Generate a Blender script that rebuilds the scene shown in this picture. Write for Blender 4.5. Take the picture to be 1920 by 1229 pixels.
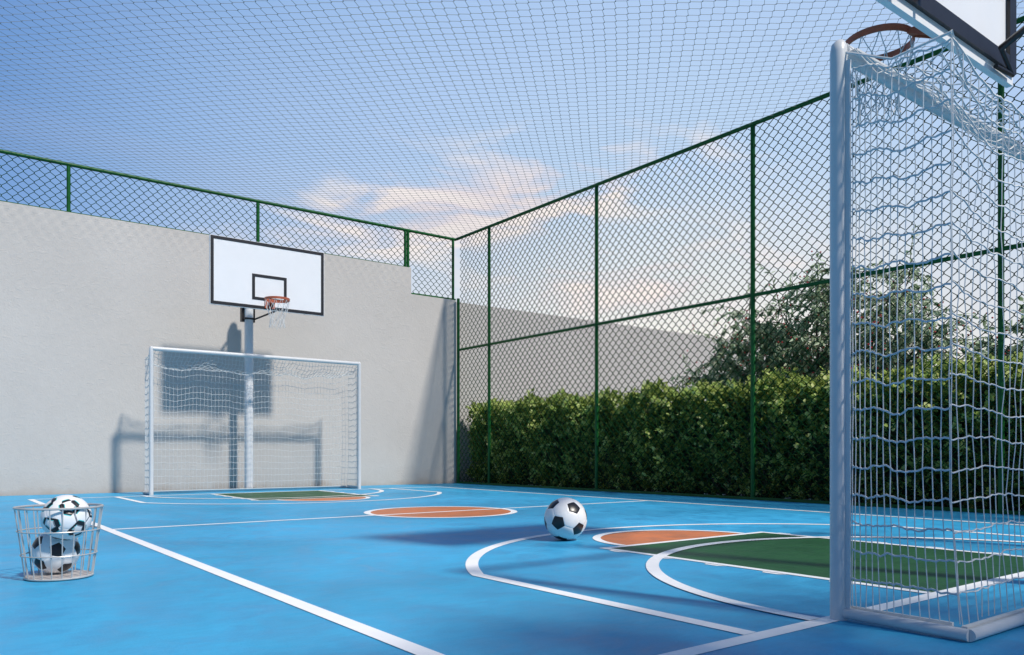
import bpy, math, random
import numpy as np
from mathutils import Vector, Matrix
random.seed(7); rng = np.random.default_rng(11)
PI = math.pi
for o in list(bpy.data.objects): bpy.data.objects.remove(o)
sc = bpy.context.scene
COL = sc.collection

# ------------------------------------------------------------------ camera
AZ = math.radians(37.34)
S, CO = math.sin(AZ), math.cos(AZ)
CAMH = 0.6
cam_d = bpy.data.cameras.new('camera'); cam = bpy.data.objects.new('camera', cam_d); COL.objects.link(cam)
cam.location = (0, 0, CAMH)
cam.rotation_euler = (PI/2, 0, -AZ)
cam_d.sensor_fit = 'HORIZONTAL'; cam_d.sensor_width = 36
cam_d.lens = 36*1481/1920
cam_d.shift_y = (848.3-614.5)/1920
cam_d.clip_start = 0.05; cam_d.clip_end = 2000
sc.camera = cam

# ------------------------------------------------------------------ light
SUN_TRAVEL = Vector((-0.26, 1.0, -1.15)).normalized()
sun_d = bpy.data.lights.new('sun', 'SUN'); sun_d.energy = 4.15; sun_d.angle = math.radians(3.6)
sun_d.color = (1.0, 0.94, 0.86)
sun = bpy.data.objects.new('sun', sun_d); COL.objects.link(sun)
sun.rotation_euler = SUN_TRAVEL.to_track_quat('-Z', 'Y').to_euler()
sun.location = (2, -8, 12)
SUN_EL = math.asin(-SUN_TRAVEL.z); SUN_ROT = math.atan2(-SUN_TRAVEL.x, -SUN_TRAVEL.y)

w = bpy.data.worlds.new('World'); sc.world = w; w.use_nodes = True
nt = w.node_tree; nt.nodes.clear()
def N(t, **k):
    n = nt.nodes.new(t)
    for a, b in k.items(): setattr(n, a, b)
    return n
def L(a, b): nt.links.new(a, b)
def math_node(op, a, b=None, clamp=False):
    n = N('ShaderNodeMath', operation=op); n.use_clamp = clamp
    for i, v in enumerate((a, b)):
        if v is None: continue
        if isinstance(v, (int, float)): n.inputs[i].default_value = v
        else: L(v, n.inputs[i])
    return n.outputs[0]
def ramp(fac, stops, interp='LINEAR'):
    n = N('ShaderNodeValToRGB'); n.color_ramp.interpolation = interp
    el = n.color_ramp.elements
    while len(el) < len(stops): el.new(0.5)
    for e, (p, c) in zip(el, stops): e.position = p; e.color = (*c, 1) if len(c) == 3 else c
    L(fac, n.inputs[0]); return n.outputs[0]
def mixc(fac, a, b, mode='MIX'):
    n = N('ShaderNodeMix', data_type='RGBA', blend_type=mode)
    for s, v in ((0, fac), (6, a), (7, b)):
        if isinstance(v, (int, float)): n.inputs[s].default_value = v
        elif isinstance(v, tuple): n.inputs[s].default_value = (*v, 1)
        else: L(v, n.inputs[s])
    return n.outputs[2]
tc = N('ShaderNodeTexCoord'); D = tc.outputs['Generated']
sep = N('ShaderNodeSeparateXYZ'); L(D, sep.inputs[0])
dot = N('ShaderNodeVectorMath', operation='DOT_PRODUCT'); L(D, dot.inputs[0]); dot.inputs[1].default_value = (0.77, 0.638, 0)
t = dot.outputs['Value']
nish = N('ShaderNodeTexSky', sky_type='NISHITA'); nish.sun_disc = False
nish.sun_elevation = SUN_EL; nish.sun_rotation = SUN_ROT
nis = mixc(1.0, nish.outputs[0], (0.045, 0.062, 0.088), 'MULTIPLY')
grad = ramp(t, [(0.50, (0.08, 0.21, 0.53)), (0.63, (0.145, 0.31, 0.65)), (0.75, (0.29, 0.47, 0.79)),
                (0.87, (0.44, 0.61, 0.89)), (0.94, (0.52, 0.69, 0.92)), (1.0, (0.76, 0.84, 0.91))])
front = math_node('MULTIPLY', math_node('SUBTRACT', t, 0.15), 2.6, True)
base = mixc(front, nis, grad)
# warm band low over the horizon
el = sep.outputs['Z']
warm = math_node('MULTIPLY', math_node('SUBTRACT', 1.0, math_node('MULTIPLY', el, 2.9), True), math_node('MULTIPLY', math_node('SUBTRACT', t, 0.72), 4.0, True), True)
base = mixc(math_node('MULTIPLY', warm, 0.95), base, (1.0, 0.89, 0.73))
# clouds: noise on a high flat layer
zc = math_node('ADD', math_node('MAXIMUM', el, 0.0), 0.10)
comb = N('ShaderNodeCombineXYZ'); L(math_node('DIVIDE', sep.outputs['X'], zc), comb.inputs[0]); L(math_node('DIVIDE', sep.outputs['Y'], zc), comb.inputs[1])
mp = N('ShaderNodeMapping'); L(comb.outputs[0], mp.inputs[0])
mp.inputs['Rotation'].default_value = (0, 0, math.radians(35)); mp.inputs['Scale'].default_value = (0.55, 1.3, 1); mp.inputs['Location'].default_value = (1.3, 0.42, 0)
n1 = N('ShaderNodeTexNoise'); n1.inputs['Scale'].default_value = 0.75; n1.inputs['Detail'].default_value = 9; n1.inputs['Roughness'].default_value = 0.56; n1.inputs['Distortion'].default_value = 0.5
L(mp.outputs[0], n1.inputs['Vector'])
cl = ramp(n1.outputs['Fac'], [(0.46, (0, 0, 0)), (0.66, (1, 1, 1))], 'EASE')
# a long bank of cloud low in the north-east, thin wisps elsewhere
az = math_node('MULTIPLY', math_node('ARCTAN2', sep.outputs['X'], sep.outputs['Y']), 57.2958)
eld = math_node('MULTIPLY', math_node('ARCSINE', el), 57.2958)
def gauss(x, mu, sig):
    q = math_node('DIVIDE', math_node('SUBTRACT', x, mu), sig)
    return math_node('EXPONENT', math_node('MULTIPLY', math_node('MULTIPLY', q, q), -0.5))
cax = N('ShaderNodeCombineXYZ'); L(math_node('MULTIPLY', az, 0.045), cax.inputs[0]); L(math_node('MULTIPLY', eld, 0.14), cax.inputs[1])
n2 = N('ShaderNodeTexNoise'); n2.inputs['Scale'].default_value = 2.4; n2.inputs['Detail'].default_value = 8; n2.inputs['Roughness'].default_value = 0.55; n2.inputs['Distortion'].default_value = 0.9
L(cax.outputs[0], n2.inputs['Vector'])
tilt = math_node('ADD', eld, math_node('MULTIPLY', math_node('SUBTRACT', az, 37.0), -0.16))
bank = math_node('MAXIMUM', math_node('MULTIPLY', gauss(az, 35.0, 10.5), gauss(tilt, 17.8, 2.4)), math_node('MULTIPLY', gauss(az, 48, 10.0), math_node('MULTIPLY', gauss(eld, 11.5, 2.6), 0.75)))
thr = math_node('SUBTRACT', math_node('ADD', n2.outputs['Fac'], math_node('MULTIPLY', bank, 0.24)), 0.585)
cb = math_node('MULTIPLY', math_node('MULTIPLY', thr, 6.5, True), math_node('MULTIPLY', bank, 1.8, True))
cfac = math_node('MAXIMUM', math_node('MULTIPLY', cl, math_node('MULTIPLY', front, 0.08)), math_node('MULTIPLY', cb, 0.9), True)
pink = ramp(n2.outputs['Fac'], [(0.42, (0.80, 0.70, 0.76)), (0.60, (0.97, 0.88, 0.84))])
colr = mixc(cfac, base, pink)
bgn = N('ShaderNodeBackground'); L(colr, bgn.inputs[0]); bgn.inputs[1].default_value = 1.0
outw = N('ShaderNodeOutputWorld'); L(bgn.outputs[0], outw.inputs[0])

sc.view_settings.view_transform = 'Standard'; sc.view_settings.look = 'None'
sc.view_settings.exposure = 0; sc.view_settings.gamma = 1
sc.render.engine = 'CYCLES'
sc.cycles.max_bounces = 6

# ------------------------------------------------------------------ materials
def new_mat(name):
    global nt
    m = bpy.data.materials.new(name); m.use_nodes = True; nt = m.node_tree
    b = nt.nodes['Principled BSDF']; return m, b
def noise(scale, detail=4, rough=0.5, vec=None, dist=0.0):
    n = N('ShaderNodeTexNoise'); n.inputs['Scale'].default_value = scale; n.inputs['Detail'].default_value = detail
    n.inputs['Roughness'].default_value = rough; n.inputs['Distortion'].default_value = dist
    if vec is not None: L(vec, n.inputs['Vector'])
    return n.outputs['Fac']
def objco():
    return N('ShaderNodeTexCoord').outputs['Object']
def bump(b, h, strength, dist=0.01):
    n = N('ShaderNodeBump'); n.inputs['Strength'].default_value = strength; n.inputs['Distance'].default_value = dist
    L(h, n.inputs['Height']); L(n.outputs[0], b.inputs['Normal'])
def simple(name, col, rough=0.5, metal=0.0, var=0.08, nscale=20, bmp=0.0, spec=0.5):
    m, b = new_mat(name); v = objco()
    nz = noise(nscale, 5, 0.6, v)
    lo = tuple(c*(1-var) for c in col); hi = tuple(min(1, c*(1+var)) for c in col)
    L(ramp(nz, [(0.3, lo), (0.7, hi)]), b.inputs['Base Color'])
    b.inputs['Roughness'].default_value = rough; b.inputs['Metallic'].default_value = metal
    b.inputs['Specular IOR Level'].default_value = spec
    if bmp: bump(b, noise(nscale*6, 3, 0.5, v), bmp, 0.002)
    return m
def court_mat(name, base, var=0.16, rough=0.42):
    m, b = new_mat(name); v = objco()
    big = noise(0.55, 5, 0.6, v, 0.6); mid = noise(4.5, 6, 0.62, v, 0.8); fine = noise(95, 4, 0.7, v)
    c = ramp(big, [(0.32, tuple(x*(1-var) for x in base)), (0.68, tuple(x*(1+var*0.8) for x in base))])
    c = mixc(0.5, c, ramp(mid, [(0.32, (0.62, 0.70, 0.80)), (0.60, (1.12, 1.07, 1.03))]), 'MULTIPLY')
    mpx = N('ShaderNodeMapping'); L(v, mpx.inputs[0]); mpx.inputs['Rotation'].default_value = (0, 0, .7); mpx.inputs['Scale'].default_value = (9, 26, 9)
    st = noise(1.0, 6, 0.65, mpx.outputs[0], 0.9)
    c = mixc(0.35, c, ramp(st, [(0.34, (0.72, 0.78, 0.84)), (0.6, (1.12, 1.08, 1.05))]), 'MULTIPLY')
    sc_ = noise(2.3, 9, 0.72, v, 2.2)
    c = mixc(0.16, c, ramp(sc_, [(0.60, (1, 1, 1)), (0.66, (1.35, 1.25, 1.18)), (0.72, (1, 1, 1))]), 'MULTIPLY')
    c = mixc(0.25, c, ramp(fine, [(0.3, (0.75, 0.78, 0.82)), (0.6, (1.1, 1.1, 1.1))]), 'MULTIPLY')
    L(c, b.inputs['Base Color'])
    L(ramp(mid, [(0.3, (rough-.1,)*3), (0.7, (rough+.14,)*3)]), b.inputs['Roughness'])
    h = math_node('ADD', math_node('MULTIPLY', fine, 0.6), math_node('MULTIPLY', mid, 0.7))
    bump(b, h, 0.32, 0.006)
    b.inputs['Specular IOR Level'].default_value = 0.2
    return m
M = {}
M['blue'] = court_mat('court_blue', (0.048, 0.385, 0.66), 0.20)
M['green_paint'] = court_mat('court_green', (0.020, 0.098, 0.030), 0.1)
M['orange_paint'] = court_mat('court_orange', (0.62, 0.20, 0.075), 0.08)
M['line'] = simple('court_line_white', (0.93, 0.93, 0.92), 0.5, 0, 0.04, 4, 0.2)
M['white_metal'] = simple('white_painted_metal', (0.64, 0.65, 0.65), 0.32, 0.0, 0.03, 14)
M['net_cord'] = simple('net_cord', (0.66, 0.67, 0.66), 0.75, 0, 0.1, 60)
M['green_metal'] = simple('green_painted_steel', (0.008, 0.095, 0.018), 0.4, 0.0, 0.2, 12, 0, 0.25)
M['green_wire'] = simple('green_coated_wire', (0.004, 0.045, 0.012), 0.65, 0, 0.15, 12, 0, 0.08)
M['grey_cord'] = simple('overhead_net_cord', (0.22, 0.24, 0.23), 0.8, 0, 0.2, 8)
M['board'] = simple('backboard_white', (0.84, 0.84, 0.84), 0.35, 0, 0.015, 4)
M['black'] = simple('black_painted_steel', (0.016, 0.015, 0.017), 0.4, 0, 0.2, 15)
M['orange'] = simple('orange_rim_steel', (0.48, 0.12, 0.055), 0.42, 0.1, 0.15, 30)
M['pole'] = simple('pole_white_paint', (0.70, 0.71, 0.72), 0.4, 0, 0.06, 6)
M['ball_white'] = simple('ball_white_leather', (0.80, 0.79, 0.78), 0.3, 0, 0.02, 30, 0.15)
M['ball_black'] = simple('ball_black_leather', (0.012, 0.012, 0.014), 0.32, 0, 0.1, 30, 0.15)
M['ball_teal'] = simple('ball_teal_trim', (0.05, 0.50, 0.52), 0.35, 0, 0.05, 30)
M['ball_grey'] = simple('ball_grey_trim', (0.20, 0.21, 0.23), 0.35, 0, 0.3, 60)
M['seam'] = simple('ball_seam', (0.16, 0.15, 0.15), 0.6)
M['basket'] = simple('basket_grey_wire', (0.52, 0.50, 0.48), 0.35, 0.3, 0.1, 20)
M['basket_base'] = simple('basket_base_panel', (0.48, 0.44, 0.42), 0.5, 0.1, 0.08, 20)
M['bark'] = simple('bark', (0.10, 0.075, 0.055), 0.85, 0, 0.35, 18, 0.6)
M['twig'] = simple('hedge_twig', (0.13, 0.11, 0.075), 0.85, 0, 0.3, 18)
M['berry'] = simple('red_berry', (0.45, 0.02, 0.03), 0.35)
M['gravel'] = simple('soil_strip', (0.07, 0.06, 0.045), 0.95, 0, 0.5, 45, 0.8)
M['stone'] = simple('white_pebble', (0.62, 0.60, 0.57), 0.8, 0, 0.15, 30)
M['ground'] = simple('outer_ground', (0.20, 0.19, 0.16), 0.95, 0, 0.3, 2, 0.4)
# stucco wall
def wall_mat(name, col):
    m, b = new_mat(name); v = objco()
    blot = noise(0.7, 5, 0.55, v); fine = noise(38, 6, 0.65, v); med = noise(9, 5, 0.6, v, 0.5)
    c = ramp(blot, [(0.3, tuple(x*0.95 for x in col)), (0.7, tuple(x*1.03 for x in col))])
    c = mixc(0.35, c, ramp(med, [(0.3, (0.93,)*3), (0.7, (1.03,)*3)]), 'MULTIPLY')
    sp = N('ShaderNodeSeparateXYZ'); L(v, sp.inputs[0])
    hgt = math_node('ADD', sp.outputs['Z'], math_node('MULTIPLY', math_node('SUBTRACT', noise(3, 4, .6, v), .5), 0.25))
    dirt = ramp(hgt, [(0.0, (0.80, 0.72, 0.66)), (0.10, (0.95, 0.92, 0.90)), (0.35, (1, 1, 1))])
    L(mixc(1.0, c, dirt, 'MULTIPLY'), b.inputs['Base Color'])
    b.inputs['Roughness'].default_value = 0.9; b.inputs['Specular IOR Level'].default_value = 0.2
    mp = N('ShaderNodeMapping'); L(v, mp.inputs[0]); mp.inputs['Scale'].default_value = (6, 6, 13)
    tro = noise(1.0, 3, 0.5, mp.outputs[0], 1.2)
    tr = ramp(tro, [(0.60, (0,)*3), (0.66, (1,)*3)])
    h = math_node('ADD', math_node('MULTIPLY', fine, 0.5), math_node('ADD', math_node('MULTIPLY', med, 0.5), math_node('MULTIPLY', tr, 0.16)))
    bump(b, h, 0.55, 0.012)
    return m
M['wall'] = wall_mat('wall_stucco', (0.565, 0.53, 0.49))
M['wall2'] = wall_mat('rear_wall_stucco', (0.45, 0.435, 0.415))
def leaf_mat(name, stops, trans=0.35, rough=0.42):
    m, b = new_mat(name)
    g = N('ShaderNodeNewGeometry')
    L(ramp(g.outputs['Random Per Island'], stops), b.inputs['Base Color'])
    b.inputs['Roughness'].default_value = rough; b.inputs['Specular IOR Level'].default_value = 0.4
    tr = N('ShaderNodeBsdfTranslucent'); L(ramp(g.outputs['Random Per Island'], [(p, tuple(min(1, x*1.5) for x in c)) for p, c in stops]), tr.inputs[0])
    mx = N('ShaderNodeMixShader'); mx.inputs[0].default_value = trans
    L(b.outputs[0], mx.inputs[1]); L(tr.outputs[0], mx.inputs[2])
    L(mx.outputs[0], nt.nodes['Material Output'].inputs[0])
    return m
M['hedge_leaf'] = leaf_mat('hedge_leaf', [(0, (0.12, 0.17, 0.04)), (0.5, (0.25, 0.32, 0.075)), (0.9, (0.42, 0.48, 0.13)), (1, (0.60, 0.62, 0.22))], 0.4)
M['sunlit_leaf'] = leaf_mat('hedge_painted_sunlit_leaf', [(0, (0.30, 0.42, 0.10)), (0.5, (0.48, 0.58, 0.17)), (1, (0.72, 0.76, 0.34))], 0.45)  # paler leaf colour stands in for sun highlights on the hedge
M['tree_leaf'] = leaf_mat('tree_leaf', [(0, (0.15, 0.21, 0.12)), (0.5, (0.33, 0.42, 0.26)), (0.9, (0.52, 0.62, 0.42)), (1, (0.70, 0.75, 0.52))], 0.45)
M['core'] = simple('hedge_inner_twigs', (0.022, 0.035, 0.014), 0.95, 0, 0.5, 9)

# ------------------------------------------------------------------ geometry helpers
class MB:
    def __init__(s): s.v = []; s.f = []; s.mi = []; s.n = 0
    def add(s, vs, fs, mi=0):
        s.v.extend([tuple(map(float, p)) for p in vs]); s.f.extend([tuple(i+s.n for i in f) for f in fs]); s.mi.extend([mi]*len(fs)); s.n += len(vs)
    def box(s, x0, x1, y0, y1, z0, z1, mi=0):
        s.add([(x0,y0,z0),(x1,y0,z0),(x1,y1,z0),(x0,y1,z0),(x0,y0,z1),(x1,y0,z1),(x1,y1,z1),(x0,y1,z1)],
              [(0,3,2,1),(4,5,6,7),(0,1,5,4),(1,2,6,5),(2,3,7,6),(3,0,4,7)], mi)
    def tube(s, pts, r, n=6, closed=False, caps=True, mi=0):
        P = [Vector(p) for p in pts]; k = len(P)
        rs = r if hasattr(r, '__len__') else [r]*k
        T = []
        for i in range(k):
            if closed: d = (P[(i+1)%k]-P[i-1])
            else: d = P[min(i+1, k-1)]-P[max(i-1, 0)]
            T.append(d.normalized() if d.length > 1e-9 else Vector((0,0,1)))
        up = Vector((0,0,1)) if abs(T[0].z) < 0.9 else Vector((1,0,0))
        nrm = (up-T[0]*up.dot(T[0])).normalized()
        vs = []
        for i in range(k):
            nrm = nrm-T[i]*nrm.dot(T[i])
            nrm = nrm.normalized() if nrm.length > 1e-6 else T[i].orthogonal().normalized()
            bn = T[i].cross(nrm)
            for j in range(n):
                a = 2*PI*(j+0.5)/n
                vs.append(P[i]+(nrm*math.cos(a)+bn*math.sin(a))*rs[i])
        fs = []
        m = k if closed else k-1
        for i in range(m):
            i2 = (i+1)%k
            for j in range(n):
                fs.append((i*n+j, i*n+(j+1)%n, i2*n+(j+1)%n, i2*n+j))
        if caps and not closed:
            fs.append(tuple(reversed(range(n)))); fs.append(tuple(range((k-1)*n, k*n)))
        s.add(vs, fs, mi)
    def build(s, name, mats, parent=None, smooth=True):
        me = bpy.data.meshes.new(name); me.from_pydata(s.v, [], s.f)
        if not isinstance(mats, (list, tuple)): mats = [mats]
        for m in mats: me.materials.append(m)
        if len(mats) > 1: me.polygons.foreach_set('material_index', s.mi)
        me.update()
        if smooth:
            me.shade_smooth()
            try: me.set_sharp_from_angle(angle=math.radians(42))
            except Exception: pass
        o = bpy.data.objects.new(name, me); COL.objects.link(o)
        if parent: o.parent = parent
        return o
def segs_mesh(name, A, B, r, mat, parent=None, n=4):
    """many separate straight tubes a->b as ONE mesh (numpy)"""
    A = np.asarray(A, float); B = np.asarray(B, float); d = B-A
    Ln = np.linalg.norm(d, axis=1, keepdims=True); d = d/np.maximum(Ln, 1e-9)
    up = np.where(np.abs(d[:, 2:3]) < 0.9, np.array([[0, 0, 1.]]), np.array([[1., 0, 0]]))
    u = np.cross(d, up); u /= np.linalg.norm(u, axis=1, keepdims=True); vv = np.cross(d, u)
    rings = []
    for base in (A, B):
        for j in range(n):
            a = 2*PI*(j+.5)/n
            rings.append(base+(u*math.cos(a)+vv*math.sin(a))*r)
    V = np.stack(rings, 1).reshape(-1, 3)
    k = len(A); off = (np.arange(k)*2*n)[:, None, None]
    q = np.array([[j, (j+1) % n, n+(j+1) % n, n+j] for j in range(n)])[None]
    F = (q+off).reshape(-1, 4)
    return np_mesh(name, V, F, mat, parent, True)
def np_mesh(name, V, F, mat, parent=None, smooth=True):
    me = bpy.data.meshes.new(name); k = F.shape[1]
    me.vertices.add(len(V)); me.vertices.foreach_set('co', V.astype(np.float32).ravel())
    me.loops.add(F.size); me.loops.foreach_set('vertex_index', F.astype(np.int32).ravel())
    me.polygons.add(len(F)); me.polygons.foreach_set('loop_start', np.arange(0, F.size, k, dtype=np.int32))
    me.polygons.foreach_set('loop_total', np.full(len(F), k, dtype=np.int32))
    me.update(calc_edges=True); me.materials.append(mat)
    if smooth: me.shade_smooth()
    o = bpy.data.objects.new(name, me); COL.objects.link(o)
    if parent: o.parent = parent
    return o
def tag(o, label=None, cat=None, group=None, kind=None):
    if label: o['label'] = label
    if cat: o['category'] = cat
    if group: o['group'] = group
    if kind: o['kind'] = kind
    return o
def empty(name, loc, label, cat, group=None, rz=0):
    o = bpy.data.objects.new(name, None); COL.objects.link(o); o.location = loc; o.rotation_euler = (0, 0, rz)
    o.empty_display_size = 0.2
    return tag(o, label, cat, group)

# ------------------------------------------------------------------ setting: ground and court
b = MB(); b.add([(-400,-400,-.03),(400,-400,-.03),(400,400,-.03),(-400,400,-.03)], [(0,1,2,3)])
tag(b.build('ground', M['ground'], smooth=False), kind='structure')
FX, WY = 8.46, 12.85
b = MB(); b.box(-6, FX-.03, -4, WY, -.028, 0)
tag(b.build('court_floor', M['blue'], smooth=False), kind='structure')
b = MB(); b.box(FX+.035, 10.4, -4, 13.08, -.028, -.012)
tag(b.build('soil_strip', M['gravel'], smooth=False), kind='structure')

CX = 4.26; HW = 0.034
def poly_flat(name, pts, z, mat):
    bb = MB(); bb.add([(x, y, z) for x, y in pts], [tuple(range(len(pts)))])
    return tag(bb.build(name, mat, smooth=False), kind='structure')
def arc(cx, cy, r, a0, a1, n=72): return [(cx+r*math.cos(a0+(a1-a0)*i/n), cy+r*math.sin(a0+(a1-a0)*i/n)) for i in range(n+1)]
# painted areas
ends = [dict(gl=1.56, key=3.565, tpc=2.20, tpr=2.27, arc=1.62, arr=1.69, fr=0.62, s=1),
        dict(gl=11.65, key=9.70, tpc=11.08, tpr=2.28, arc=11.68, arr=1.72, fr=0.60, s=-1)]
for e in ends:
    y0, y1 = sorted((e['gl'], e['key']))
    poly_flat('key_area', [(3.45, y0), (5.07, y0), (5.07, y1), (3.45, y1)], .0009, M['green_paint'])
    a = arc(CX, e['key'], e['fr'], 0, e['s']*PI); 
    if e['s'] < 0: a = a[::-1]
    poly_flat('free_throw_semicircle', a, .0009, M['orange_paint'])
poly_flat('centre_circle', arc(CX, 6.76, 0.735, 0, 2*PI)[:-1], .0009, M['orange_paint'])
# markings : one sheet per layer height so that crossings do not share a plane
lines = MB()
def strip(pts, z, w=HW, closed=False):
    P = [Vector((x, y)) for x, y in pts]; k = len(P); vs = []
    for i in range(k):
        a = P[i-1] if (i > 0 or closed) else P[i]; c = P[(i+1) % k] if (i < k-1 or closed) else P[i]
        t_ = (c-a).normalized(); nn = Vector((-t_.y, t_.x))
        vs += [(*(P[i]+nn*w), z), (*(P[i]-nn*w), z)]
    fs = [(2*i, 2*i+1, 2*((i+1) % k)+1, 2*((i+1) % k)) for i in range(k if closed else k-1)]
    lines.add(vs, fs)
XL, XR = 1.222, 7.262
for e in ends:
    s_ = e['s']
    off = 2.055; dy = math.sqrt(e['tpr']**2-off**2)
    th = math.asin(dy/e['tpr'])
    A = arc(CX, e['tpc'], e['tpr'], th, PI-th)
    if s_ < 0: A = [(x, 2*e['tpc']-y) for x, y in A]
    strip([(CX+off, e['gl']+s_*HW)]+[(CX+off, (e['gl']+A[0][1])/2)]+A+[(CX-off, e['gl']+s_*HW)], .0025)
    g_ = abs(e['arc']-e['gl']); th = -math.asin(min(1, (g_-HW*0)/e['arr'])) if s_ > 0 else 0
    A = arc(CX, e['arc'], e['arr'], 0.0 if s_ < 0 else -0.02, PI if s_ < 0 else PI+0.02)
    if s_ < 0: A = [(x, 2*e['arc']-y) for x, y in A]
    strip(A, .0045)
    strip([(3.445, e['gl']+s_*HW), (3.445, e['key']-s_*.025)], .0025, .026); strip([(5.075, e['gl']+s_*HW), (5.075, e['key']-s_*.025)], .0025, .026)
    strip([(3.419, e['key']), (5.101, e['key'])], .0025, .026)
    A = arc(CX, e['key']+s_*.03, e['fr'], 0, PI)
    if s_ < 0: A = [(x, 2*(e['key']+s_*.03)-y) for x, y in A]
    strip(A, .0035, .028)
    for k in range(5):   # lane marks on the outer side of the key lines
        yy = e['gl']+s_*(0.42+0.36*k)
        for sx, xx in ((-1, 3.412), (1, 5.108)):
            lines.add([(xx, yy-.085, .002), (xx+sx*.032, yy-.045, .002), (xx+sx*.032, yy+.035, .002), (xx, yy+.05, .002)], [(0, 1, 2, 3)] if sx > 0 else [(3, 2, 1, 0)])
    strip([(XL+HW, e['gl']), (XR-HW, e['gl'])], .0016)
for x in (XL, XR): strip([(x, ends[0]['gl']-HW), (x, ends[1]['gl']+HW)], .0025)
strip([(XL+HW, 6.75), (XR-HW, 6.75)], .0016, .03)
strip(arc(CX, 6.76, .735, 0, 2*PI)[:-1], .0025, .033, True)
tag(lines.build('court_lines', M['line'], smooth=False), kind='structure')

# ------------------------------------------------------------------ walls
b = MB()
pr = [(-6, 0), (8.44, 0), (8.44, 3.55), (7.44, 3.55), (7.44, 4.04), (-6, 4.04)]
n = len(pr)
b.add([(x, WY, z) for x, z in pr]+[(x, WY+.16, z) for x, z in pr],
      [(0, 1, 2, 3, 4, 5)]+[tuple(reversed(range(6, 12)))]+[(i, i+n, (i+1) % n+n, (i+1) % n) for i in range(n)])
tag(b.build('boundary_wall', M['wall'], smooth=False), 'tall light grey rendered wall with a stepped top behind the far goal', 'wall')
b = MB(); b.box(8.47, 24, 13.12, 13.28, -.03, 3.58)
tag(b.build('boundary_wall', M['wall2'], smooth=False), 'lower grey rendered wall running on beyond the hedge outside the court', 'wall')

# ------------------------------------------------------------------ chain-link fences
def chain(u0, u1, z0, z1, p=0.130, clip=None, dep=.004):
    """zigzag wires; returns segments in (u, z, depth)"""
    A = []; B = []
    h2 = p/2; nw = int((u1-u0)/h2)+1; nz = int(math.ceil((z1-z0)/h2))
    hk = p*.055
    for i in range(nw):
        uc = u0+(i+.5)*h2; prev = None
        for k in range(nz+1):
            side = 1 if ((k+i) % 2) else -1
            zc = z1-k*h2; u = uc+side*(h2/2+p*.012); dd = dep*side
            for r_ in ((u, zc+hk, dd), (u, zc-hk, -dd)):
                if prev is not None: A.append(prev); B.append(r_)
                prev = r_
    A = np.array(A); B = np.array(B)
    ok = (np.minimum(A[:, 0], B[:, 0]) >= u0-.01) & (np.maximum(A[:, 0], B[:, 0]) <= u1+.01) & (np.minimum(A[:, 1], B[:, 1]) >= z0-.012) & (np.maximum(A[:, 1], B[:, 1]) <= z1+.012)
    if clip is not None: ok &= clip(A, B)
    return A[ok], B[ok]
FT = 4.74
# fence along the right side (plane x = FX)
fe = empty('chain_link_fence', (FX, 4.5, 0), 'tall green chain-link fence with a middle rail in front of the hedge', 'fence')
def under(o, par):
    o.parent = par; o.matrix_parent_inverse = Matrix.Translation(-Vector(par.location)) if par.rotation_euler.z == 0 else par.matrix_basis.inverted()
    return o
def rail(name, a, c, r, par, n=10, mat=None):
    m_ = MB(); m_.tube([a, c], r, n); return under(m_.build(name, mat or M['green_metal']), par)
rail('top_rail', (FX, -4, FT), (FX, WY+.02, FT), .027, fe)
rail('middle_rail', (FX, -4, 2.58), (FX, WY-.1, 2.58), .023, fe)
m_ = MB(); m_.box(FX-.028, FX+.03, -4, WY-.02, 0.0, .035); under(m_.build('bottom_rail', M['green_metal'], smooth=False), fe)
for y in [11.78-2.85*i for i in range(6)]:
    rail('post', (FX, y, 0), (FX, y, FT-.025), .029, fe)
rail('post', (FX-.02, WY-.075, 0), (FX-.02, WY-.075, 3.57), .030, fe)
A, B = chain(-1.5, WY-.06, .03, FT-.02)
def toX(P): return np.stack([FX+P[:, 2], P[:, 0], P[:, 1]], 1)
under(segs_mesh('wire_mesh', toX(A), toX(B), .0052, M['green_wire']), fe)
# fence above the end wall (plane y = WY+0.06)
fy = WY+.05
fw = empty('chain_link_fence', (2.5, fy, 4.04), 'low green chain-link fence standing on top of the grey end wall', 'fence')
rail('top_rail', (-4, fy, FT), (FX, fy, FT), .027, fw)
m_ = MB(); m_.box(7.47, 8.46, fy-.012, fy+.012, 3.555, 3.585); m_.box(-4, 7.33, fy-.008, fy+.008, 4.045, 4.062)
under(m_.build('bottom_rail', M['green_metal'], smooth=False), fw)
for x, z0 in ((-3.7, 4.04), (-.95, 4.04), (1.82, 4.04), (4.57, 4.04), (7.34, 4.04), (7.40, 4.04), (8.40, 3.55)):
    rail('post', (x, fy, z0), (x, fy, FT-.025), .026 if x != 4.57 else .028, fw)
A, B = chain(-4, 8.44, 3.56, FT-.02, clip=lambda A, B: (np.minimum(A[:, 1], B[:, 1]) > 4.03) | (np.minimum(A[:, 0], B[:, 0]) > 7.44))
def toY(P): return np.stack([P[:, 0], fy+P[:, 2], P[:, 1]], 1)
under(segs_mesh('wire_mesh', toY(A), toY(B), .0052, M['green_wire']), fw)

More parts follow.
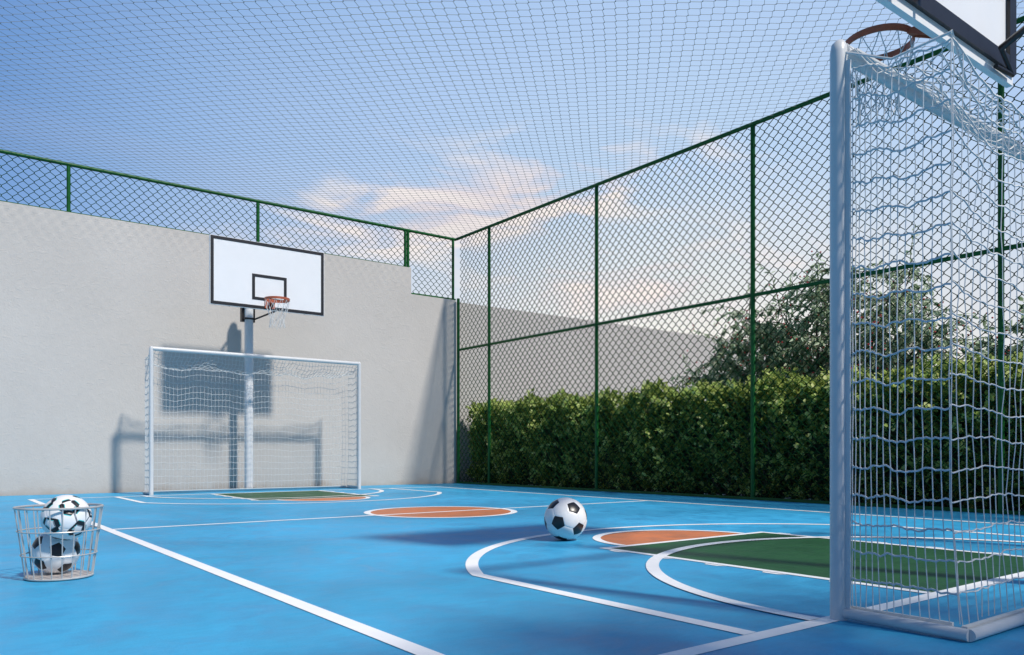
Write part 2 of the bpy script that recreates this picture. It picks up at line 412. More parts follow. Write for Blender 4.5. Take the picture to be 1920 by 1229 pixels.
# ------------------------------------------------------------------ overhead net (diamond mesh)
def sagz(P):
    x, y = P[:, 0], P[:, 1]
    sag = -.05*np.clip(np.minimum(WY-y, 4)/1.5, 0, 1)*np.clip((FX-x)/1.5, 0, 1)
    return FT+.012+sag+P[:, 2]+.012*np.sin(x*1.7)*np.sin(y*1.9)
A, B = chain(-2, FX, .8, WY+.04, p=.158, dep=.002)
def toZ(P): return np.stack([P[:, 0]+.006*np.sin(P[:, 1]*2.3), P[:, 1]+.008*np.sin(P[:, 0]*1.9), sagz(P)], 1)
cn = segs_mesh('overhead_net', toZ(A), toZ(B), .0024, M['grey_cord'], None, 3)
tag(cn, 'thin grey diamond-mesh netting stretched over the whole court as a roof', 'netting')

# ------------------------------------------------------------------ football goals
def make_goal(label):
    root = empty('football_goal', (0, 0, 0), label, 'goal', 'futsal goals at the two ends of the court')
    HWd = 1.585; R = .0295; H = 2.045; DEP = .44
    # local: opening faces +y (court), net behind at -y
    for sx in (-1, 1):
        p = MB(); x = sx*HWd
        p.tube([(x, 0, 0.0), (x, 0, H-.06), (x, 0, H-.012), (x-sx*.004, 0, H+.012), (x-sx*.012, 0, H+.026)], [R, R, R, R*.94, R*.66], 20)
        p.box(x-.004, x+.004, -R-.016, -R+.004, .03, H-.05)
        p.build('post', M['white_metal'], root)
    c = MB(); c.tube([(-HWd+R*.6, 0, H), (HWd-R*.6, 0, H)], R, 20); c.box(-HWd+.03, HWd-.03, -R-.024, -R+.004, H-.012, H-.004)
    c.build('crossbar', M['white_metal'], root)
    for sx in (-1, 1):
        p = MB(); x = sx*HWd
        p.tube([(x, -R*.8, .026), (x, -DEP, .022)], .020, 14)
        p.box(x-sx*.026-.006, x-sx*.026+.006, -DEP+.06, -R, .034, .050)
        p.build('side_bar', M['white_metal'], root)
    p = MB(); p.tube([(-HWd, -DEP, .022), (HWd, -DEP, .022)], .020, 14); p.box(-HWd+.03, HWd-.03, -DEP+.018, -DEP+.036, .032, .042)
    p.build('back_bar', M['white_metal'], root)
    # nets
    net = MB(); rr = np.random.default_rng(5)
    ya = -.385; za = 1.93; zb = .05
    nrow = 19; ncol = 58
    rowz = [zb+(za-zb)*(k/nrow) for k in range(nrow+1)]
    def droop(x):  # top back edge between the two corners: pulled up at the corners
        u = (x+HWd)/(2*HWd)
        e = min(u, 1-u)
        return -.115*(1-math.exp(-e/.045)) + .020*math.sin(u*19)+.014*math.sin(u*41+1)
    def back(x, z):
        tz = (z-zb)/(za-zb)
        y = ya - (DEP-.03+ya)*0 + (-(DEP-.03)-ya)*max(0, 1-tz/.22)**1.3
        xx = x + .007*math.sin(z*5+x*3)*tz*(1-tz)*2
        y += .008*math.sin(x*4.3+z*2.2)*tz + .005*math.sin(x*9.1-z*4)
        zz = z + droop(x)*tz**2.0 + (.012*math.sin(x*5.2+z*3.1)+.006*math.sin(x*11+z*7))*min(1, tz*3)
        return Vector((xx, y, zz))
    G = [[back(-HWd+.01+(2*HWd-.02)*i/ncol, z)+Vector(rr.normal(0, .0022, 3)) for z in rowz] for i in range(ncol+1)]
    for i in range(ncol+1):
        net.tube(G[i], .0018, 5)
    def wavy(a, c, amp, k):
        m1 = a.lerp(c, .35); m2 = a.lerp(c, .72)
        s_ = 1 if k % 2 else -1
        return [m1+Vector((0, 0, amp*s_)), m2+Vector((0, 0, amp*s_*.5))]
    for k in range(1, nrow+1):
        pts = [G[0][k]]
        for i in range(1, ncol+1):
            pts += wavy(G[i-1][k], G[i][k], .0032*rr.uniform(.4, 1.6), int(rr.integers(0, 2)))+[G[i][k]]
        net.tube(pts, .0028 if k < nrow else .0038, 5)
    # side nets
    ns = 14
    for sx in (-1, 1):
        S_ = []
        for j in range(ns+1):
            f = (j/ns)**1.25
            col = []
            for k, z in enumerate(rowz):
                tz = k/nrow
                y0 = -R-.02; y1 = ya + (-(DEP-.03)-ya)*max(0, 1-tz/.22)**1.3
                zt = z
                topz = za+.03*(1-f) - .022*math.sin(PI*f)
                zt = zb+(z-zb)*((topz-zb)/(za-zb))
                zt += (.010*math.sin(j*.9+k*.6))*min(1, tz*4)*math.sin(PI*min(1, f+.05))
                bulge = .012*math.sin(PI*f)*math.sin(PI*tz)*sx
                col.append(Vector((sx*(HWd-.005)+bulge, y0+(y1-y0)*f, zt))+Vector(rr.normal(0, .0013, 3)))
            S_.append(col)
            net.tube(col, .0019, 5)
        for k in range(1, nrow+1):
            pts = [S_[0][k]]
            for j in range(1, ns+1):
                pts += wavy(S_[j-1][k], S_[j][k], .0036*rr.uniform(.5, 1.6), int(rr.integers(0, 2)))+[S_[j][k]]
            net.tube(pts, .0035, 6)
    # top net with slack
    nt_ = 7; T = []
    for i in range(ncol+1):
        x = -HWd+.02+(2*HWd-.04)*i/ncol; bk = G[i][nrow]; col = []
        for k in range(nt_+1):
            f = k/nt_
            z = (H-.008)*(1-f)+bk.z*f - (.075+.022*math.sin(x*6.3)+.014*math.sin(x*15))*math.sin(PI*f)
            y = -R-.02+(bk.y+R+.02)*f + .02*math.sin(x*8+k)*math.sin(PI*f)
            col.append(Vector((x+.02*math.sin(k*1.3+x*4)*math.sin(PI*f), y, z))+Vector(rr.normal(0, .006, 3))*math.sin(PI*f))
        T.append(col); net.tube(col, .0022, 5)
        # lashing round the crossbar
        if i % 1 == 0:
            net.tube([(x, -R-.015, H-.01), (x+.006, -R*.6, H+R*.82), (x+.010, R*.5, H+R*.9), (x+.012, R*.98, H+.006), (x+.006, R*.4, H-R*.93), (x, -R*.8, H-R*.8)], .0016, 4)
    for k in range(1, nt_):
        net.tube([p for i in range(ncol+1) for p in ([T[i][k]] if i == 0 else wavy(T[i-1][k], T[i][k], .006, i+k)+[T[i][k]])], .0030, 5)
    # taut cords from the corners up to the posts
    for sx in (-1, 1):
        net.tube([S_[0][nrow].__class__((sx*HWd, -R, H-.02)), (sx*HWd, ya*.5, (H+za)/2-.05), (sx*(HWd-.005), ya, za+.02)], .0045, 6)
        net.tube([(sx*(HWd-.005), ya, za+.025), (sx*(HWd-.16), ya+.02, za-.09), (sx*(HWd-.45), ya, za-.12)], .004, 5)
    net.build('net', M['net_cord'], root)
    return root
def copy_tree(o, par=None):
    c = o.copy(); COL.objects.link(c)
    if par: c.parent = par
    for ch in [q for q in bpy.data.objects if q.parent == o]: copy_tree(ch, c)
    return c
g1 = make_goal('white goal in the foreground on the right, seen from its net side')
g2 = copy_tree(g1); g2['label'] = 'white goal standing by the far grey wall in front of the basketball pole'
g1.location = (CX-.02, 1.545, 0)
g2.location = (CX, 11.78, 0); g2.rotation_euler = (0, 0, PI)

# ------------------------------------------------------------------ basketball hoops
def make_hoop(label):
    root = empty('basketball_hoop', (0, 0, 0), label, 'basketball hoop', 'basketball hoops at the two ends of the court')
    # local: pole at the origin, playing side +y ; board front at y = BF
    BF = .90; bw = .865; z0, z1 = 2.712, 3.700; th = .035
    p = MB(); R = .066
    p.tube([(0,0,.012),(0,0,3.06),(0,0,3.10),(0,0,3.125),(0,0,3.14)], [R, R, R*.93, R*.7, R*.2], 24)
    p.build('pole', M['pole'], root)
    p = MB(); p.box(-.15, .15, -.15, .15, 0.005, .017)
    for sx in (-1, 1):
        for sy in (-1, 1): p.tube([(sx*.12, sy*.12, .017), (sx*.12, sy*.12, .034)], .010, 6)
    p.build('base_plate', M['black'], root, smooth=False)
    p = MB(); p.box(-bw, bw, BF-th, BF, z0, z1)
    bd = p.build('backboard', M['board'], root, smooth=False)
    p = MB(); w_ = .045; yy0, yy1 = BF+.0005, BF+.004
    p.box(-bw+.008, bw-.008, yy0, yy1, z0+.006, z0+w_+.006); p.box(-bw+.008, bw-.008, yy0, yy1, z1-w_-.006, z1-.006)
    p.box(-bw+.008, -bw+w_+.008, yy0, yy1, z0+w_+.006, z1-w_-.006); p.box(bw-w_-.008, bw-.008, yy0, yy1, z0+w_+.006, z1-w_-.006)
    o = p.build('border', M['black'], bd, smooth=False)
    p = MB(); sw, s0, s1, w_ = .262, 2.845, 3.225, .043
    p.box(-sw, sw, yy0, yy1, s0, s0+w_); p.box(-sw, sw, yy0, yy1, s1-w_, s1)
    p.box(-sw, -sw+w_, yy0, yy1, s0+w_, s1-w_); p.box(sw-w_, sw, yy0, yy1, s0+w_, s1-w_)
    p.build('target_square', M['black'], bd, smooth=False)
    # steel frame behind the board
    p = MB(); ya, yb = BF-th-.022, BF-th-.001; fw_ = .085
    p.box(-bw+.06, bw-.01, ya, yb, z0+.055, z0+.055+fw_); p.box(-bw+.06, bw-.01, ya, yb, z1-.04-fw_, z1-.04)
    p.box(-bw+.01, -bw+.01+fw_, ya, yb, z0+.055+fw_*0, z1-.04); p.box(bw-.012-fw_, bw-.012+.001, ya-.001, yb-.002, z0+.054, z1-.039)
    p.box(-.36, -.17, ya-.004, yb-.001, z0+.055+fw_, z1-.04-fw_)
    p.box(-bw+.1, bw-.1, ya, yb-.001, 3.20, 3.26)
    p.build('back_frame', M['black'], root, smooth=False)
    # bracket sleeve on the pole and arms to the board
    p = MB(); p.box(-.105, .105, -.10, -.02, 2.66, 2.95)
    for q in (2.70, 2.91): p.box(-.085, .085, -.02, .068, q-.012, q+.012)
    p.build('bracket', M['black'], root, smooth=False)
    for sx in (-1, 1):
        p = MB(); k1 = (sx*.53, ya-.045, 2.800)
        p.tube([(sx*.09, .03, 2.88), k1], .019, 10)
        p.tube([k1, (sx*.79, ya-.004, 2.742)], .013, 10)
        if sx < 0: p.tube([(sx*.08, .03, 2.70), (sx*.30, ya, z0+.10)], .014, 8)
        p.tube([(sx*.56, ya-.006, 2.725), (sx*.79, ya-.006, 2.742)], .013, 8)
        p.build('arm', M['black'], root)
    # rim
    rc = (0, BF+.305, 2.825); rr_ = .174
    p = MB(); ring = [(rr_*math.cos(2*PI*i/40), rc[1]+rr_*math.sin(2*PI*i/40), rc[2]) for i in range(40)]
    # flat hoop band + round bar
    vs = []; fs = []
    for i in range(40):
        a_ = 2*PI*i/40
        for rad, dz in ((rr_-.005, -.018), (rr_+.005, -.018), (rr_+.005, .010), (rr_-.005, .010)):
            vs.append((rad*math.cos(a_), rc[1]+rad*math.sin(a_), rc[2]+dz))
    for i in range(40):
        j = (i+1) % 40
        for q in range(4): fs.append((i*4+q, j*4+q, j*4+(q+1) % 4, i*4+(q+1) % 4))
    p.add(vs, fs); p.tube([(x, y, z+.010) for x, y, z in ring], .0075, 8, closed=True)
    rim = p.build('rim', M['orange'], root)
    p = MB(); p.box(-.075, .075, BF+.0045, BF+.016, 2.735, 2.875); 
    p.box(-.03, .03, BF+.016, BF+.135, 2.800, 2.822)
    for sx in (-1, 1):
        p.add([(sx*.034, BF+.016, 2.74), (sx*.034, BF+.016, 2.80), (sx*.034, BF+.135, 2.80), (sx*.029, BF+.016, 2.74), (sx*.029, BF+.016, 2.80), (sx*.029, BF+.135, 2.80)],
              [(0,1,2),(5,4,3),(0,2,5,3),(0,3,4,1)])
    p.build('bracket_plate', M['orange'], rim, smooth=False)
    # net: diamond mesh narrowing downwards
    p = MB(); nn = 12; rows = [(0.0, .172), (.10, .155), (.19, .118), (.27, .098), (.345, .100), (.40, .112)]
    rr2 = np.random.default_rng(3)
    pt = {}
    for k, (dz, rad) in enumerate(rows):
        for i in range(nn):
            a_ = 2*PI*(i+.5*(k % 2))/nn
            pt[k, i] = Vector((rad*math.cos(a_), rc[1]+rad*math.sin(a_), rc[2]-.012-dz))+Vector(rr2.normal(0, .006, 3))*(k > 0)
    for k in range(len(rows)-1):
        for i in range(nn):
            a_, b_ = (i, (i+1) % nn) if k % 2 else (i, (i-1) % nn)
            for q in (a_, b_):
                s0_, e0_ = pt[k, i], pt[k+1, q]
                md = (s0_+e0_)/2+Vector((0, 0, -.006))
                p.tube([s0_, md, e0_], .0027, 4)
    p.build('net', M['net_cord'], root)
    return root
h1 = make_hoop('basketball hoop whose backboard is cut off by the top right corner, seen from behind')
h2 = copy_tree(h1); h2['label'] = 'basketball hoop on a white pole behind the far goal, its white board facing us'
h1.location = (CX-.065, 1.005, 0); h2.location = (CX, 12.43, 0); h2.rotation_euler = (0, 0, PI)

# ------------------------------------------------------------------ balls
phi = (1+5**.5)/2
ICO = [Vector(v).normalized() for v in [(0,1,phi),(0,-1,phi),(0,1,-phi),(0,-1,-phi),(1,phi,0),(-1,phi,0),(1,-phi,0),(-1,-phi,0),(phi,0,1),(phi,0,-1),(-phi,0,1),(-phi,0,-1)]]
def ball_mesh(style, r, n=10):
    ed = [(i, j) for i in range(12) for j in range(12) if i != j and ICO[i].dot(ICO[j]) > .4]
    TV = {(i, j): (ICO[i]*2+ICO[j])/3 for i, j in ed}
    faces = []
    for i in range(12):
        nb = [j for a, j in ed if a == i]; c = ICO[i]
        x = c.orthogonal().normalized(); y = c.cross(x)
        nb.sort(key=lambda j: math.atan2(ICO[j].dot(y), ICO[j].dot(x)))
        faces.append(([TV[i, j] for j in nb], 'P', i, nb))
    for i in range(12):
        for j in range(i+1, 12):
            for k in range(j+1, 12):
                if all(ICO[a].dot(ICO[b]) > .4 for a, b in ((i, j), (j, k), (i, k))):
                    tri = [i, j, k]
                    if (ICO[j]-ICO[i]).cross(ICO[k]-ICO[i]).dot(ICO[i]) < 0: tri = [i, k, j]
                    ring = []
                    for a in range(3):
                        p, q = tri[a], tri[(a+1) % 3]; ring += [TV[p, q], TV[q, p]]
                    faces.append((ring, 'H', (i, j, k), None))
    m = MB()
    rs = random.Random(4)
    for ring, kind, idx, nb in faces:
        c = sum(ring, Vector())/len(ring); k = len(ring)
        for e in range(k):
            a, b_ = ring[e], ring[(e+1) % k]
            vs = []; ids = {}
            for s in range(n+1):          # s rows from the centre (0) to the edge (n)
                for q in range(s+1):
                    p = c+(a-c)*((s-q)/n)+(b_-c)*(q/n)
                    d = p.normalized(); depth = 0
                    if s == n: depth = .010
                    elif s == n-1: depth = .0015
                    ids[s, q] = len(vs); vs.append(d*r*(1-depth))
            groups = {}
            for s in range(n):
                for q in range(s+1):
                    tr = [(ids[s, q], ids[s+1, q], ids[s+1, q+1])]
                    if q < s: tr.append((ids[s, q], ids[s+1, q+1], ids[s, q+1]))
                    if style == 'classic':
                        mi = 1 if kind == 'P' else 0
                    else:
                        mi = 0
                        if kind == 'H' and e % 2 == 1:   # edges towards another hexagon carry the dark band
                            pass
                        band = (kind == 'H' and e % 2 == 0) if style == 'banded' else False
                        if kind == 'P':
                            band = (idx*7+e*3) % 5 != 0
                            if band and s >= n-3: mi = 1
                            if band and s == n-4: mi = 2 if (idx+e) % 3 else 3
                            if band and s == n-5 and (idx+e) % 2: mi = 2
                        else:
                            key = sum(idx)+e*2
                            if e % 2 == 1 and s >= n-3 and key % 3 != 1: mi = 1
                            elif e % 2 == 1 and s == n-4 and key % 3 != 1: mi = 3
                            elif e % 2 == 0 and s >= n-2 and key % 4 == 0: mi = 2
                    groups.setdefault(mi, []).extend(tr)
            base = m.n
            m.v.extend([tuple(v) for v in vs]); m.n += len(vs)
            for mi, tr in groups.items():
                for t_ in tr: m.f.append(tuple(x+base for x in t_)); m.mi.append(mi)
    return m
def ball_rot(center, obs):
    """rotation that turns pentagons to the observed places on the disc (x right, y up, z to the viewer)"""
    fwd = (Vector(center)-Vector((0, 0, CAMH))).normalized(); right = fwd.cross(Vector((0, 0, 1))).normalized(); up = right.cross(fwd)
    tgt = []
    for x, y in obs:
        z = math.sqrt(max(0, 1-x*x-y*y)); tgt.append((right*x+up*y-fwd*z).normalized())
    best = None
    T_ = np.array([list(v) for v in tgt]); I_ = np.array([list(v) for v in ICO])
    import itertools
    for tri in itertools.permutations(range(12), 3):
        X = I_[list(tri)]
        if min(X[0]@X[1], X[1]@X[2], X[0]@X[2]) < .3: continue
        H = X.T@T_[:3]; U, _, Vt = np.linalg.svd(H); d = np.sign(np.linalg.det(Vt.T@U.T))
        Rm = Vt.T@np.diag([1, 1, d])@U.T; err = np.abs(Rm@X.T-T_[:3].T).sum()
        if best is None or err < best[0]: best = (err, Rm)
    return Matrix([list(r_) for r_ in best[1]]).to_euler()
BM = [M['ball_white'], M['ball_black'], M['ball_grey'], M['ball_teal']]
def cam_pt(d, l, z): return (d*S+l*CO, d*CO-l*S, z)
def ball(center, r, style, obs, label):
    o = ball_mesh(style, r).build('soccer_ball', BM); o.location = center; o.rotation_euler = ball_rot(center, obs)
    try: o.data.set_sharp_from_angle(angle=math.radians(80))
    except Exception: pass
    return tag(o, label, 'ball')
ball(cam_pt(5.385, (1060.5-960)/1481*5.385, .146), .146, 'classic', [(.40, .513), (-.328, -.19), (.595, -.46)], 'black and white soccer ball lying alone on the blue court beside the white arc')
BC = (3.79, -2.172)   # basket centre (depth, lateral)
ball(cam_pt(BC[0]+.03, BC[1]-.035, .120), .106, 'classic', [(.115, 0.0), (-.635, -.577), (.365, -.75)], 'black and white soccer ball at the bottom of the wire basket')
ball(cam_pt(BC[0]-.045, BC[1]+.060, .120+.170), .108, 'banded', [(.1, .35), (-.6, -.2), (.45, -.45)], 'white soccer ball with dark and teal bands lying on top in the wire basket')

# ------------------------------------------------------------------ wire basket
bx = cam_pt(BC[0], BC[1], 0)
bk = empty('ball_basket', bx, 'round grey wire basket holding two soccer balls on the blue court', 'basket')
rb, rt, hb = .142, .185, .338
def ringp(r, z, n=56): return [(r*math.cos(2*PI*i/n), r*math.sin(2*PI*i/n), z) for i in range(n)]
p = MB(); p.add([(0, 0, .013)]+[(v[0], v[1], .013) for v in ringp(rb-.003, 0)]+[(v[0], v[1], .003) for v in ringp(rb-.003, 0)],
               [(0, i+1, (i+1) % 56+1) for i in range(56)]+[(i+1, i+57, (i+1) % 56+57, (i+1) % 56+1) for i in range(56)])
p.build('base', M['basket_base'], bk)
p = MB(); p.tube(ringp(rb, .008), .0055, 8, closed=True); p.build('base_ring', M['basket'], bk)
p = MB(); p.tube(ringp(rt, hb), .0058, 8, closed=True)
p.build('rim', M['basket'], bk)
for z in (.115, .228):
    p = MB(); p.tube(ringp(rb+(rt-rb)*z/hb+.004, z), .0032, 6, closed=True); p.build('hoop', M['basket'], bk)
for i in range(22):
    a_ = 2*PI*(i+.3)/22; p = MB()
    p.tube([(rb*math.cos(a_), rb*math.sin(a_), .006), (rt*math.cos(a_), rt*math.sin(a_), hb)], .0029, 6); p.build('upright_wire', M['basket'], bk)

# ------------------------------------------------------------------ foliage
LEAF = {'round': np.array([(0, 0, 0), (.28, .42, .05), (.20, .86, .03), (0, 1.0, -.05), (-.20, .86, .03), (-.28, .42, .05)]),
        'long': np.array([(0, 0, 0), (.20, .30, .05), (.16, .68, .0), (0, 1.0, -.12), (-.16, .68, .0), (-.20, .30, .05)])}
def leaves(name, P, DIR, size, mat, shape, parent=None, spread=.9):
    """P (k,3) bases, DIR (k,3) growing direction, size (k,)"""
    k = len(P); d = DIR+rng.normal(0, spread*.5, (k, 3)); d /= np.linalg.norm(d, axis=1, keepdims=True)
    up = rng.normal(0, .6, (k, 3))+np.array([0, 0, 1.0]); u = np.cross(d, up); u /= np.linalg.norm(u, axis=1, keepdims=True)+1e-9; nrm = np.cross(u, d)
    Lf = LEAF[shape]
    V = P[:, None, :]+size[:, None, None]*(Lf[None, :, 0:1]*u[:, None, :]+Lf[None, :, 1:2]*d[:, None, :]+Lf[None, :, 2:3]*nrm[:, None, :])
    V = V.reshape(-1, 3); off = (np.arange(k)*6)[:, None, None]
    F = (np.array([[0, 1, 2, 3], [0, 3, 4, 5]])[None]+off).reshape(-1, 4)
    return np_mesh(name, V, F, mat, parent, False)
# hedge along the fence
hg = empty('hedge', (9.1, 5, 0), 'long dense green clipped hedge growing behind the right fence', 'hedge')
HX0, HX1, HY0, HY1, HT = 8.70, 9.5, -1.5, 12.78, 1.47
def hnoise(y, z):
    return .05*math.sin(y*2.1+z*1.3)+.045*math.sin(y*4.7-z*3.1+1)+.05*math.sin(y*9.3+z*6.0)*math.sin(z*8+y*3)+.035*math.sin(y*17-z*13)
P = []; Dd = []; Sz = []; LIT = []
nclump = 6800
for c_ in range(nclump):
    y = rng.uniform(1.2, HY1)
    r_ = rng.random(); sunlit = False
    if r_ < .66: # front
        z = HT*rng.uniform(0.02, 1)**.9; out = np.array([-1, 0, .35])
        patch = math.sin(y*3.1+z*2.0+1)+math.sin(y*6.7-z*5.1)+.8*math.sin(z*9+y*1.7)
        sunlit = rng.random() < .05+.13*max(0, patch)*(.35+.65*z/HT)  # clumps painted as sunlit, in patches and more often higher up
        x = HX0+.12+hnoise(y, z)*1.35+abs(rng.normal(0, .10))
        if sunlit: x = HX0+.03+hnoise(y, z)*1.35-.05*rng.random()
    elif r_ < .92: # top
        x = rng.uniform(HX0+.05, HX1); z = HT-.04+hnoise(y*1.3, x*2)*1.2-abs(rng.normal(0, .05)); out = np.array([-.2, 0, 1]); sunlit = rng.random() < .14
        if sunlit and rng.random() < .5: z += rng.uniform(.02, .09)
    else:
        x = rng.uniform(HX0+.05, HX1); y = HY1-abs(rng.normal(0, .08)); z = HT*rng.random(); out = np.array([-.2, 1, .4])
    kk = int(rng.integers(7, 12)); sz = rng.uniform(.05, .09)
    axis = out+rng.normal(0, .45, 3); axis /= np.linalg.norm(axis)
    for j in range(kk):
        P.append(np.array([x, y, z])+axis*(j*.011)+rng.normal(0, .012, 3)); v = rng.normal(0, .75, 3)+axis*.8; Dd.append(v/np.linalg.norm(v)); Sz.append(sz*rng.uniform(.7, 1.15)); LIT.append(sunlit)
P = np.array(P); Dd = np.array(Dd); Sz = np.array(Sz); LIT = np.array(LIT)
ho = leaves('foliage', P[~LIT], Dd[~LIT], Sz[~LIT], M['hedge_leaf'], 'round', None, .3); under(ho, hg)
ho = leaves('painted_sunlit_leaves', P[LIT], Dd[LIT], Sz[LIT], M['sunlit_leaf'], 'round', None, .3); under(ho, hg)  # same hedge leaves, sunlight put into their paler colour
ho['label'] = 'hedge leaves coloured pale yellow-green to look sunlit against the darker hedge'
# coarser far side and hidden near end
P2 = np.stack([rng.uniform(HX0, HX1, 3500), rng.uniform(HY0, 1.2, 3500), rng.uniform(.05, HT, 3500)], 1)
ho2 = leaves('foliage', P2, rng.normal(0, 1, (3500, 3)), rng.uniform(.07, .12, 3500), M['hedge_leaf'], 'round'); under(ho2, hg)
# inner mass of twigs
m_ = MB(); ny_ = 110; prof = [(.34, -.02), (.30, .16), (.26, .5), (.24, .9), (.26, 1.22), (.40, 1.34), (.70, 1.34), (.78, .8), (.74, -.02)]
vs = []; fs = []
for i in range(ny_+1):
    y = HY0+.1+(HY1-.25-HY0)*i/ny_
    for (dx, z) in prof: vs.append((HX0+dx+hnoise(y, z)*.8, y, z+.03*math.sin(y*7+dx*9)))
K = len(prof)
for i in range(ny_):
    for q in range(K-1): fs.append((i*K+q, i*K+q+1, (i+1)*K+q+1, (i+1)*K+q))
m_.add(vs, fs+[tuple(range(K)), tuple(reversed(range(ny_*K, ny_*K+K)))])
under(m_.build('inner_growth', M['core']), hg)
m_ = MB()
for _ in range(420):
    y = rng.uniform(1.5, HY1-.1); z = rng.uniform(0, .9) if rng.random() < .6 else 0; x = HX0+.10+abs(rng.normal(0, .09)); p0 = Vector((x+.1, y, z)); pts = [p0]
    for j in range(4): pts.append(pts[-1]+Vector((rng.normal(-.02, .025), rng.normal(0, .05), rng.uniform(.06, .13))))
    m_.tube(pts, [.0055, .0045, .004, .003, .002], 4)
under(m_.build('twigs', M['twig']), hg)
# white pebbles at the hedge foot
m_ = MB()
for _ in range(130):
    cl_ = [10.9, 8.1, 5.45, 5.2, 3.1, 2.6, 6.9][int(rng.integers(0, 7))]
    x = HX0+rng.uniform(.1, .9); y = cl_+rng.normal(0, .28); r_ = rng.uniform(.014, .034)
    vs = [(x+r_*math.cos(a_)*math.cos(b_)*rng.uniform(.8, 1.2), y+r_*math.sin(a_)*math.cos(b_)*rng.uniform(.8, 1.2), r_*.4+r_*.6*math.sin(b_)) for b_ in (-.7, .1, .8) for a_ in np.linspace(0, 2*PI, 6)[:-1]]
    fs = [(q*5+i, q*5+(i+1) % 5, q*5+5+(i+1) % 5, q*5+5+i) for q in range(2) for i in range(5)]+[tuple(range(10, 15))]
    m_.add(vs, fs)
tag(m_.build('pebbles', M['stone'], smooth=False), 'white pebbles scattered on the soil under the hedge', 'pebbles', kind='stuff')

def tree(base, tips, label, seed, leafn=9, lsize=(.07, .115), tw=26, shape='long', berries=True, trunk_r=.07, spread=.55, mat='tree_leaf', group=None, name='tree', forks=3):
    rr = np.random.default_rng(seed)
    root = empty(name, base, label, 'tree', group)
    m = MB(); B0 = Vector(base)
    P = []; Dd = []; Sz = []; BP = []
    fork = B0+Vector((0, 0, .55))
    m.tube([B0-Vector((0, 0, .03)), B0+Vector((.02, .01, .28)), fork], [trunk_r*1.25, trunk_r, trunk_r*.9], 9)
    for tip in tips:
        tip = Vector(tip)
        ctrl = fork.lerp(tip, .5)+Vector((0, 0, .18*(tip-fork).length))+Vector(rr.normal(0, .10, 3))
        pts = [fork*(1-t_)**2+ctrl*2*t_*(1-t_)+tip*t_*t_ for t_ in np.linspace(0, 1, 9)]
        pts = [p_+Vector(rr.normal(0, .02, 3)) if 0 < i < 8 else p_ for i, p_ in enumerate(pts)]
        m.tube(pts, [trunk_r*.6*(1-.88*i/8) for i in range(9)], 6)
        for _ in range(tw):
            i = rr.integers(2, 9); o_ = pts[i]; dr = Vector(rr.normal(0, 1, 3)); dr.z = dr.z*.6+.15; dr.normalize()
            ln = spread*rr.uniform(.45, 1.15); q = [o_]; v = dr.copy()
            for s_ in range(5):
                v = (v+Vector((0, 0, -.13))+Vector(rr.normal(0, .13, 3))).normalized(); q.append(q[-1]+v*(ln/5))
            m.tube(q, [.008, .0065, .005, .004, .003, .002], 4)
            for s_ in range(1, 6):
                for _k in range(leafn//3 if s_ < 3 else leafn//2):
                    f = rr.random(); bp = q[s_-1].lerp(q[s_], f)
                    P.append(np.array(bp)+rr.normal(0, .012, 3)); ld = np.array(v)+rr.normal(0, .7, 3)+np.array([0, 0, -.5]); Dd.append(ld/np.linalg.norm(ld)); Sz.append(rr.uniform(*lsize))
            if berries and rr.random() < .55:
                for _k in range(int(rr.integers(1, 4))): BP.append(q[-1]+Vector(rr.normal(0, .05, 3)))
    under(m.build('trunk', M['bark']), root)
    under(leaves('crown', np.array(P), np.array(Dd), np.array(Sz), M[mat], shape, None, .4), root)
    if BP:
        bb = MB()
        for c in BP:
            r_ = .013
            vs = [c+Vector((r_*math.cos(a_)*math.cos(b_), r_*math.sin(a_)*math.cos(b_), r_*math.sin(b_))) for b_ in (-.9, 0, .9) for a_ in np.linspace(0, 2*PI, 7)[:-1]]
            bb.add(vs, [(q*6+i, q*6+(i+1) % 6, q*6+6+(i+1) % 6, q*6+6+i) for q in range(2) for i in range(6)]+[tuple(range(12, 18)), tuple(reversed(range(6)))])
        bo = bb.build('berries', M['berry']); under(bo, root); bo['kind'] = 'stuff'
    return root
def at_plane(u, v, X):
    dx = S+(u-960)/1481*CO; dy = CO-(u-960)/1481*S; t_ = X/dx
    return (X, t_*dy, CAMH-(v-848.3)/1481*t_)
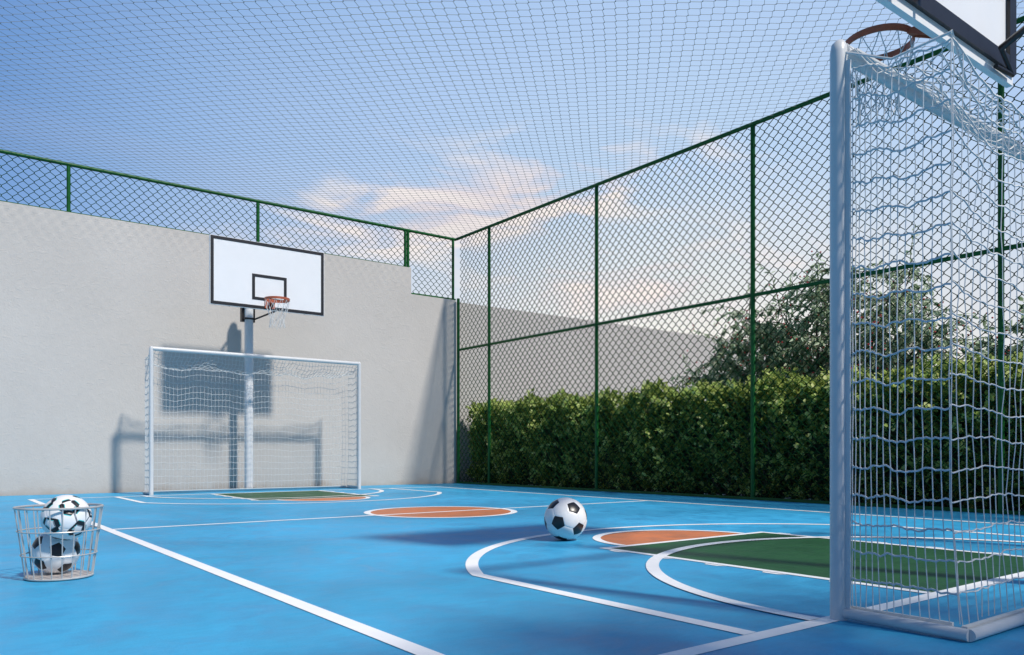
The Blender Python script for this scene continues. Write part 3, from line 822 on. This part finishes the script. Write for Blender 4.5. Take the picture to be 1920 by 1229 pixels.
# main tree: tips set in a wide dome, some low on the left
tips = []
rt_ = random.Random(3)
dome = [(10.2, 8.0, 2.15), (10.3, 7.6, 2.75), (10.1, 8.3, 1.8),(10.2, 7.4, 2.65), (10.3, 7.8, 2.3), (10.2, 7.1, 2.4), (10.1, 7.7, 2.0), (10.2, 8.1, 1.45), (10.2, 4.9, 2.3), (10.1, 4.5, 2.0),(10.6, 7.9, 1.95), (10.2, 8.2, 1.75), (10.5, 7.7, 1.5), (10.8, 7.3, 2.5), (10.4, 7.0, 2.75), (10.9, 6.6, 3.2), (10.3, 6.3, 3.05), (10.6, 5.95, 3.15), (10.7, 5.2, 3.0), (10.6, 6.25, 3.25), (10.9, 5.6, 2.8),
        (10.3, 5.3, 2.6), (10.7, 5.0, 2.5), (10.4, 4.75, 2.1), (10.8, 4.5, 1.75), (10.2, 6.7, 2.2), (10.1, 6.0, 2.2), (10.5, 6.4, 1.9), (10.2, 5.4, 1.85), (10.9, 6.9, 1.8),
        (10.2, 7.2, 1.9), (11.2, 6.2, 2.5), (10.0, 6.4, 1.6), (10.1, 5.7, 1.6), (10.1, 7.0, 1.5), (10.2, 5.0, 1.5)]
tree((10.6, 6.3, 0), dome, 'bushy green tree with small red berries rising above the hedge', 21, leafn=11, tw=50, lsize=(.06,.105), spread=.68)
tree((11.2, 3.75, 0), [(11.0, 4.3, 2.0), (11.1, 3.9, 2.35), (11.3, 3.5, 2.2), (10.9, 3.6, 1.8), (11.0, 3.2, 2.1), (11.4, 2.9, 2.3), (10.9, 4.0, 1.5)], 'smaller green tree behind the hedge at the right edge', 22, tw=34, spread=.45, leafn=12)
# tall tree behind the viewer that shades the near end of the court
sh = []
for _ in range(30):
    a_ = rng.uniform(0, 2*PI); q = rng.uniform(.1, 1)**.5; sh.append((3.45+1.35*q*math.cos(a_), -2.65+1.0*q*math.sin(a_), 4.6+rng.normal(0, .35)))
for _ in range(30):
    sh.append((rng.uniform(1.2, 3.1), rng.uniform(-3.9, -2.2), 4.6+rng.normal(0, .3)))
tree((3.4, -2.6, 0), sh, 'tall broad-leaved tree shading the near end of the court', 31, leafn=8, lsize=(.12, .19), tw=13, berries=False, trunk_r=.14, spread=.7)
